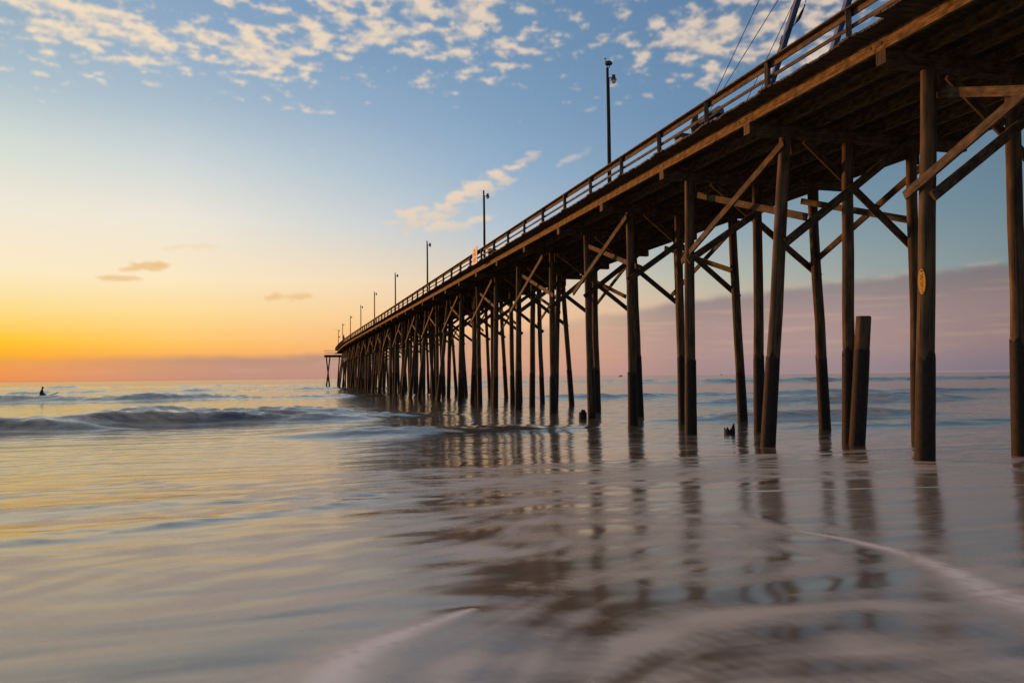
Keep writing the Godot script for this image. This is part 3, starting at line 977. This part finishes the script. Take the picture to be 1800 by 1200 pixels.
func make_signs() -> void:
	var t := thing("notice_board", "pinkish white notice board hung on the outside of the pier railing", "sign", Vector3(12.38, 9.60, -51.4))
	part("panel", beam(1.3, 1.12, 0.03, 0.006), M.notice, t, Transform3D(Basis(Vector3.UP, PI / 2) * Basis(Vector3.BACK, 0.0), Vector3(-0.02, 0.58, 0)))
	var font := SystemFont.new()
	font.font_names = PackedStringArray(["Droid Sans"])
	# rows of print too small to read: grey bars of uneven length
	var rows := [[0.95, 0.10, 0.34], [0.78, 0.05, 0.8], [0.68, 0.05, 0.86], [0.58, 0.05, 0.7], [0.40, 0.05, 0.84], [0.30, 0.05, 0.78], [0.20, 0.05, 0.5]]
	for r in rows:
		part("print_row", beam(r[2], r[1], 0.004, 0.001), M.print_ink, t, Transform3D(Basis(Vector3.UP, PI / 2), Vector3(-0.037, r[0], 0.0)))
	for q in [-0.55, 0.55]:
		part("batten", beam(1.0, 0.06, 0.04), M.rail[0], t, along(Vector3(0.03, 0.12, q), Vector3(0.03, 1.12, q)))
	# yellow plaque
	var n := Vector3(-0.95, 0, 0.31).normalized()
	var c := Vector3(14.04, 4.14, -14.65) + n * 0.196
	var o := thing("oval_plaque", "narrow yellow oval plaque bolted to a thick pile", "sign", c)
	var bas := Basis(Vector3.UP.cross(n).normalized(), Vector3.UP, n)
	var b := Builder.new()
	var k := 24
	for i in k:
		var a0 := TAU * i / k
		var a1 := TAU * (i + 1) / k
		var p0 := Vector3(cos(a0) * 0.085, sin(a0) * 0.29, 0)
		var p1 := Vector3(cos(a1) * 0.085, sin(a1) * 0.29, 0)
		var f := Vector3(0, 0, 0.012)
		b.tri(bas * f, bas * (p0 + f), bas * (p1 + f), n, n, n, Vector2.ZERO, Vector2.ZERO, Vector2.ZERO)
		b.tri(bas * -f, bas * (p0 - f), bas * (p1 - f), -n, -n, -n, Vector2.ZERO, Vector2.ZERO, Vector2.ZERO)
		var side := bas * ((p0 + p1) * Vector3(9, 1, 1)).normalized()
		b.quad(bas * (p0 - f), bas * (p1 - f), bas * (p1 + f), bas * (p0 + f), side, Vector2.ZERO, Vector2.ZERO, Vector2.ZERO, Vector2.ZERO)
	part("plate", b.mesh(), M.yellow, o)
	for y in [-0.235, 0.235]:
		part("bolt", tube([bas * Vector3(0, y, 0.011), bas * Vector3(0, y, 0.024)], [0.02, 0.016], 10), M.zinc if y < 0 else M.iron, o)
	# worn dark strokes of lettering down the middle
	var strokes := [[0.02, 0.15, 0.9], [-0.025, 0.14, -0.7], [0.0, 0.11, 0.2], [0.02, 0.085, 1.2], [-0.02, 0.07, 0.5], [0.0, 0.045, -0.3], [0.02, -0.01, 0.9], [-0.02, -0.03, -0.6], [0.015, -0.06, 0.7], [-0.01, -0.085, -0.5], [0.02, -0.11, 0.2], [0.0, -0.17, 1.0]]
	for s in strokes:
		part("letter_stroke", beam(0.05, 0.011, 0.004, 0.001), M.print_ink, o, Transform3D(bas * Basis(Vector3.BACK, s[2]), bas * Vector3(s[0], s[1], 0.0135)))

func stump(called: String, label: String, at: Vector3, r: float, h: float, teeth: Array) -> void:
	var t := thing(called, label, "stump", at)
	var b := Builder.new()
	var k := 18
	for i in k:
		var a0 := TAU * i / k
		var a1 := TAU * (i + 1) / k
		var h0: float = h * teeth[i % teeth.size()]
		var h1: float = h * teeth[(i + 1) % teeth.size()]
		var p0 := Vector3(cos(a0), 0, sin(a0))
		var p1 := Vector3(cos(a1), 0, sin(a1))
		var lo := Vector3(0, -0.7, 0)
		b.quad(p0 * r * 1.1 + lo, p1 * r * 1.1 + lo, p1 * r + Vector3(0, h1, 0), p0 * r * 0.97 + Vector3(0, h0, 0), (p0 + p1).normalized(), Vector2(a0 * 0.2, 0), Vector2(a1 * 0.2, 0), Vector2(a1 * 0.2, h1), Vector2(a0 * 0.2, h0))
		b.quad(p0 * r * 0.97 + Vector3(0, h0, 0), p1 * r + Vector3(0, h1, 0), p1 * r * 0.45 + Vector3(0, h1 * 0.5, 0), p0 * r * 0.45 + Vector3(0, h0 * 0.5, 0), Vector3.UP, Vector2(a0 * 0.2, 0), Vector2(a1 * 0.2, 0), Vector2(a1 * 0.2, 0.3), Vector2(a0 * 0.2, 0.3))
		b.tri(Vector3(0, h * 0.1, 0), p0 * r * 0.45 + Vector3(0, h0 * 0.5, 0), p1 * r * 0.45 + Vector3(0, h1 * 0.5, 0), Vector3.UP, Vector3.UP, Vector3.UP, Vector2.ZERO, Vector2(0.1, 0), Vector2(0, 0.1))
	part("stub", b.mesh(), M.crust, t)

func make_water_things() -> void:
	# cut pile that carries nothing
	var foot := Vector3(15.98, 0.0, -19.45)
	var head := Vector3(16.34, 3.74, -19.45)
	var s := thing("cut_pile", "thick cut off pile standing free in the water under the pier", "pile", foot)
	var d := head - foot
	var pts := []
	for i in 6:
		pts.append(d * lerpf(-0.3, 1.0, i / 5.0) + Vector3(rng.randf_range(-1, 1), 0, rng.randf_range(-1, 1)) * 0.008)
	var body := part("shaft", tube(pts, [0.205, 0.207, 0.206, 0.208, 0.209, 0.211], 18, true, 0.03), M.pile[1], s)
	var crust := []
	for i in 5:
		crust.append(d * lerpf(-0.25, 0.74, i / 4.0))
	part("barnacle_crust", tube(crust, [0.222, 0.224, 0.222, 0.221, 0.214], 18, true, 0.05), M.crust, body)
	part("end_grain", tube([d + Vector3(0, 0.001, 0), d + Vector3(0.0, 0.014, 0)], [0.2, 0.188], 18, true, 0.03), M.deck[1], body)
	stump("rotten_stump", "dark jagged rotten stump with one tall tooth poking out of the water", Vector3(15.2, 0.02, -25.0), 0.19, 0.36, [0.5, 0.32, 0.62, 1.0, 0.95, 0.42, 0.3, 0.55, 0.35, 0.5, 0.28, 0.6, 0.5, 0.36, 0.62, 0.3, 0.5, 0.35])
	stump("rotten_stump", "low squarish broken stump in the waves between two piles", Vector3(14.0, 0.15, -36.2), 0.19, 0.26, [0.75, 0.8, 0.7, 0.85, 1.3, 1.2, 0.8, 0.6, 0.75, 0.7])
	# boats on the horizon
	for q in [[Vector3(583, 0, -1318), 1.0, "small white motor boat with a cabin far out on the water"], [Vector3(1480, 0, -2480), 1.1, "tiny dark fishing boat on the horizon behind the piles"]]:
		var t := thing("boat", q[2], "boat", q[0])
		var k: float = q[1]
		var b := Builder.new()
		var sec := [[-5.5, 1.5, 0.0, 1.3], [-2.0, 1.8, -0.1, 1.2], [2.0, 1.5, -0.1, 1.4], [4.5, 0.7, 0.1, 1.8], [5.8, 0.05, 0.8, 2.1]]
		for i in 4:
			var a = sec[i]
			var c = sec[i + 1]
			for side in [-1.0, 1.0]:
				b.quad(Vector3(a[0], a[3], side * a[1]) * k, Vector3(c[0], c[3], side * c[1]) * k, Vector3(c[0], c[2], side * c[1] * 0.5) * k, Vector3(a[0], a[2], side * a[1] * 0.5) * k, Vector3(0, -0.2, side), Vector2.ZERO, Vector2.ZERO, Vector2.ZERO, Vector2.ZERO)
			b.quad(Vector3(a[0], a[3] - 0.2, -a[1]) * k, Vector3(c[0], c[3] - 0.2, -c[1]) * k, Vector3(c[0], c[3] - 0.2, c[1]) * k, Vector3(a[0], a[3] - 0.2, a[1]) * k, Vector3.UP, Vector2.ZERO, Vector2.ZERO, Vector2.ZERO, Vector2.ZERO)
		b.quad(Vector3(-5.5, 1.3, -1.5) * k, Vector3(-5.5, 1.3, 1.5) * k, Vector3(-5.5, 0, 0.75) * k, Vector3(-5.5, 0, -0.75) * k, Vector3.LEFT, Vector2.ZERO, Vector2.ZERO, Vector2.ZERO, Vector2.ZERO)
		part("hull", b.mesh(), M.boat, t)
		part("cabin", beam(3.0 * k, 1.6 * k, 2.0 * k, 0.2), M.boat, t, Transform3D(Basis(), Vector3(0.6, 2.0, 0) * k))
		part("canopy", beam(4.2 * k, 0.12, 2.2 * k, 0.03), M.boat_dark, t, Transform3D(Basis(), Vector3(-0.2, 3.6, 0) * k))
		for x in [-2.0, 1.6]:
			part("canopy_post", tube([Vector3(x, 1.2, 0.9) * k, Vector3(x, 3.6, 0.9) * k], [0.09, 0.09], 6), M.boat_dark, t)
		part("outrigger", tube([Vector3(0, 3.4, 1.0) * k, Vector3(-4.5, 5.2, 2.6) * k], [0.07, 0.04], 6), M.boat_dark, t)
		t.rotation.y = 0.5

# surface nets over a smooth union of tapered capsules
func smin(a: float, b: float, k: float) -> float:
	var h := maxf(k - absf(a - b), 0.0) / k
	return minf(a, b) - h * h * k * 0.25

func body_mesh(bones: Array, cell: float, k: float) -> ArrayMesh:
	var lo := Vector3(1e9, 1e9, 1e9)
	var hi := -lo
	for b in bones:
		for e in [0, 2]:
			var r: float = b[e + 1] + 0.05
			lo = lo.min(b[e] - Vector3(r, r, r))
			hi = hi.max(b[e] + Vector3(r, r, r))
	var nx := int((hi.x - lo.x) / cell) + 2
	var ny := int((hi.y - lo.y) / cell) + 2
	var nz := int((hi.z - lo.z) / cell) + 2
	var f := PackedFloat32Array()
	f.resize(nx * ny * nz)
	for z in nz:
		for y in ny:
			for x in nx:
				var p := lo + Vector3(x, y, z) * cell
				var d := 1.0
				for b in bones:
					var ab: Vector3 = b[2] - b[0]
					var t: float = clampf((p - b[0]).dot(ab) / maxf(ab.length_squared(), 1e-6), 0.0, 1.0)
					d = smin(d, p.distance_to(b[0] + ab * t) - lerpf(b[1], b[3], t), k)
				f[(z * ny + y) * nx + x] = d
	var id := {}
	var v := PackedVector3Array()
	for z in nz - 1:
		for y in ny - 1:
			for x in nx - 1:
				var sum := Vector3.ZERO
				var c := 0
				for e in [[0,0,0,1,0,0],[0,1,0,1,1,0],[0,0,1,1,0,1],[0,1,1,1,1,1],[0,0,0,0,1,0],[1,0,0,1,1,0],[0,0,1,0,1,1],[1,0,1,1,1,1],[0,0,0,0,0,1],[1,0,0,1,0,1],[0,1,0,0,1,1],[1,1,0,1,1,1]]:
					var a: float = f[((z + e[2]) * ny + y + e[1]) * nx + x + e[0]]
					var b: float = f[((z + e[5]) * ny + y + e[4]) * nx + x + e[3]]
					if (a < 0.0) != (b < 0.0):
						var t := a / (a - b)
						sum += Vector3(x + lerpf(e[0], e[3], t), y + lerpf(e[1], e[4], t), z + lerpf(e[2], e[5], t))
						c += 1
				if c > 0:
					id[(z * ny + y) * nx + x] = v.size()
					v.append(lo + sum / c * cell)
	var st := SurfaceTool.new()
	st.begin(Mesh.PRIMITIVE_TRIANGLES)
	st.set_smooth_group(0)
	for p in v:
		st.add_vertex(p)
	for z in range(1, nz - 1):
		for y in range(1, ny - 1):
			for x in range(1, nx - 1):
				var o := (z * ny + y) * nx + x
				for ax in [[1, nx, nx * ny], [nx, nx * ny, 1], [nx * ny, 1, nx]]:
					var inside: bool = f[o] < 0.0
					if inside != (f[o + ax[0]] < 0.0):
						var q := [id[o], id[o - ax[1]], id[o - ax[1] - ax[2]], id[o - ax[2]]]
						if not inside:
							q = [q[3], q[2], q[1], q[0]]
						for i in [0, 2, 1, 0, 3, 2]:
							st.add_index(q[i])
	st.generate_normals()
	return st.commit()

func make_surfer() -> void:
	var x := -24.9
	var z := -96.5
	var y := sea_level(x, z) + 0.10
	var t := thing("person", "person in a dark wetsuit sitting on a surfboard behind a wave, facing out along it", "person", Vector3(x, y, z))
	# sits astride a board that points to +x; leans a little forward
	var V := func(a, b, c): return Vector3(a, b, c)
	var bones := [
		[V.call(-0.02, 0.10, 0), 0.15, V.call(-0.02, 0.22, 0), 0.145], [V.call(-0.02, 0.22, 0), 0.145, V.call(0.06, 0.48, 0), 0.15], [V.call(0.06, 0.46, 0.1), 0.11, V.call(0.06, 0.46, -0.1), 0.11],
		[V.call(0.08, 0.58, 0), 0.058, V.call(0.12, 0.70, 0), 0.055], [V.call(0.14, 0.76, 0), 0.088, V.call(0.15, 0.83, 0), 0.096],
		[V.call(0.07, 0.52, 0.19), 0.062, V.call(0.10, 0.28, 0.27), 0.05], [V.call(0.10, 0.28, 0.27), 0.048, V.call(0.30, 0.14, 0.22), 0.038], [V.call(0.30, 0.14, 0.22), 0.04, V.call(0.38, 0.10, 0.20), 0.03],
		[V.call(0.07, 0.52, -0.19), 0.062, V.call(0.10, 0.28, -0.27), 0.05], [V.call(0.10, 0.28, -0.27), 0.048, V.call(0.30, 0.14, -0.22), 0.038], [V.call(0.30, 0.14, -0.22), 0.04, V.call(0.38, 0.10, -0.20), 0.03],
		[V.call(0, 0.10, 0.10), 0.10, V.call(0.34, 0.04, 0.32), 0.075], [V.call(0.34, 0.04, 0.32), 0.07, V.call(0.30, -0.38, 0.34), 0.045], [V.call(0.30, -0.38, 0.34), 0.04, V.call(0.44, -0.44, 0.35), 0.035],
		[V.call(0, 0.10, -0.10), 0.10, V.call(0.34, 0.04, -0.32), 0.075], [V.call(0.34, 0.04, -0.32), 0.07, V.call(0.30, -0.38, -0.34), 0.045], [V.call(0.30, -0.38, -0.34), 0.04, V.call(0.44, -0.44, -0.35), 0.035]]
	part("body", body_mesh(bones, 0.042, 0.05), M.wetsuit, t)
	part("hair", body_mesh([[V.call(0.12, 0.80, 0), 0.09, V.call(0.135, 0.86, 0), 0.085]], 0.02, 0.04), M.hair, t)
	var b := Builder.new()
	var sec := []
	for i in 13:
		var u := -1.0 + i / 6.0
		var w := 0.27 * pow(maxf(0.0, 1.0 - pow(absf(u), 2.6)), 0.6) + 0.002
		var lift := 0.0 if u < 0.2 else pow((u - 0.2) / 0.8, 2.0) * 0.16
		sec.append([Vector3(u * 1.25, lift, 0), w])
	for i in 12:
		var p: Vector3 = sec[i][0]
		var q: Vector3 = sec[i + 1][0]
		var w0: float = sec[i][1]
		var w1: float = sec[i + 1][1]
		for s in [-1.0, 1.0]:
			b.quad(p + Vector3(0, s * 0.032, -w0), q + Vector3(0, s * 0.032, -w1), q + Vector3(0, s * 0.032, w1), p + Vector3(0, s * 0.032, w0), Vector3(0, s, 0), Vector2.ZERO, Vector2.ZERO, Vector2.ZERO, Vector2.ZERO)
			b.quad(p + Vector3(0, -0.032, s * w0), q + Vector3(0, -0.032, s * w1), q + Vector3(0, 0.032, s * w1), p + Vector3(0, 0.032, s * w0), Vector3(0, 0, s), Vector2.ZERO, Vector2.ZERO, Vector2.ZERO, Vector2.ZERO)
	var o := thing("surfboard", "surfboard with its nose tipped up under the sitting person", "surfboard", Vector3(x + 0.45, y - 0.05, z))
	part("deck", b.mesh(), M.boat_dark, o, Transform3D(Basis(Vector3.BACK, 0.14), Vector3.ZERO))

# ---------------------------------------------------------------- start
func _ready() -> void:
	rng.seed = 4711
	# camera
	var f0 := Vector3(sin(YAW), 0, -cos(YAW))
	var r0 := Vector3(cos(YAW), 0, sin(YAW))
	var f := f0 * cos(PITCH) + Vector3.UP * sin(PITCH)
	var u := Vector3.UP * cos(PITCH) - f0 * sin(PITCH)
	var r := r0 * cos(ROLL) - u * sin(ROLL)
	var up := u * cos(ROLL) + r0 * sin(ROLL)
	var cam := Camera3D.new()
	cam.name = "camera"
	add_child(cam)
	cam.transform = Transform3D(Basis(r, up, -f), Vector3(0, EYE, 0))
	cam.fov = rad_to_deg(2.0 * atan(600.0 / 1400.0))
	cam.near = 0.05
	cam.far = 20000.0
	cam.current = true
	# sky and air
	var env := Environment.new()
	env.background_mode = Environment.BG_SKY
	var sky := Sky.new()
	var pan := PanoramaSkyMaterial.new()
	pan.panorama = make_sky()
	sky.sky_material = pan
	env.sky = sky
	env.tonemap_mode = Environment.TONE_MAPPER_LINEAR
	env.tonemap_exposure = 1.0
	env.sdfgi_enabled = true
	env.ssao_enabled = true
	env.ssil_enabled = true
	var we := WorldEnvironment.new()
	we.name = "environment"
	we.environment = env
	add_child(we)
	# the sun has just risen, low and beyond the left edge of the frame
	var sun := DirectionalLight3D.new()
	sun.name = "sun"
	add_child(sun)
	var sa := deg_to_rad(-34.0)
	var se := deg_to_rad(4.0)
	var to_sun := Vector3(sin(sa) * cos(se), sin(se), -cos(sa) * cos(se))
	sun.look_at_from_position(Vector3.ZERO, -to_sun, Vector3.UP)
	sun.light_color = Color(1.0, 0.63, 0.31)
	sun.light_energy = 1.0
	sun.light_angular_distance = 2.0
	sun.shadow_enabled = true
	# materials
	var tex1 := wood_images(2)
	var tex2 := wood_images(19)
	var pile_scale := Vector3(0.8, 0.16, 1.0)
	M.pile = wood(wood_pile_texture(), Color(0.16, 0.118, 0.072), 4, pile_scale)
	M.brace = wood(tex2, Color(0.165, 0.128, 0.08), 4)
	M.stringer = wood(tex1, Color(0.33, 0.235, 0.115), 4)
	M.deck = wood(tex2, Color(0.10, 0.085, 0.055), 5)
	M.rail = wood(tex1, Color(0.20, 0.155, 0.105), 4)
	M.crust = wood(wood_pile_texture(), Color(0.026, 0.018, 0.013), 1, Vector3(2.0, 1.2, 1.0), 0.8)[0]
	M.iron = plain(Color(0.035, 0.03, 0.028), 0.6, 0.3)
	M.zinc = plain(Color(0.4, 0.4, 0.42), 0.4, 0.8)
	M.pole = wood(tex1, Color(0.075, 0.055, 0.045), 1)[0]
	M.fixture = plain(Color(0.05, 0.055, 0.055), 0.5)
	M.lens = plain(Color(0.55, 0.42, 0.40), 0.15)
	M.blue = plain(Color(0.035, 0.115, 0.30), 0.45)
	M.green = plain(Color(0.02, 0.10, 0.04), 0.7)
	M.rope = plain(Color(0.16, 0.13, 0.10), 0.9)
	M.notice = plain(Color(0.62, 0.52, 0.48), 0.6)
	M.print_ink = plain(Color(0.12, 0.10, 0.10), 0.8)
	M.yellow = plain(Color(0.78, 0.37, 0.02), 0.5)
	M.boat = plain(Color(0.5, 0.48, 0.47), 0.5)
	M.boat_dark = plain(Color(0.09, 0.08, 0.085), 0.6)
	M.wetsuit = plain(Color(0.02, 0.017, 0.016), 0.6)
	M.hair = plain(Color(0.018, 0.012, 0.009), 0.8)
	make_sea()
	make_pier()
	make_lamps()
	make_rigging()
	make_signs()
	make_deck_things()
	make_water_things()
	make_surfer()

var pile_tex := []
func wood_pile_texture() -> Array:
	# like the timber, with the grain along v
	if pile_tex.is_empty():
		var t := wood_images(53)
		for k in 2:
			var im: Image = t[k].get_image()
			im.rotate_90(CLOCKWISE)
			pile_tex.append(ImageTexture.create_from_image(im))
	return pile_tex
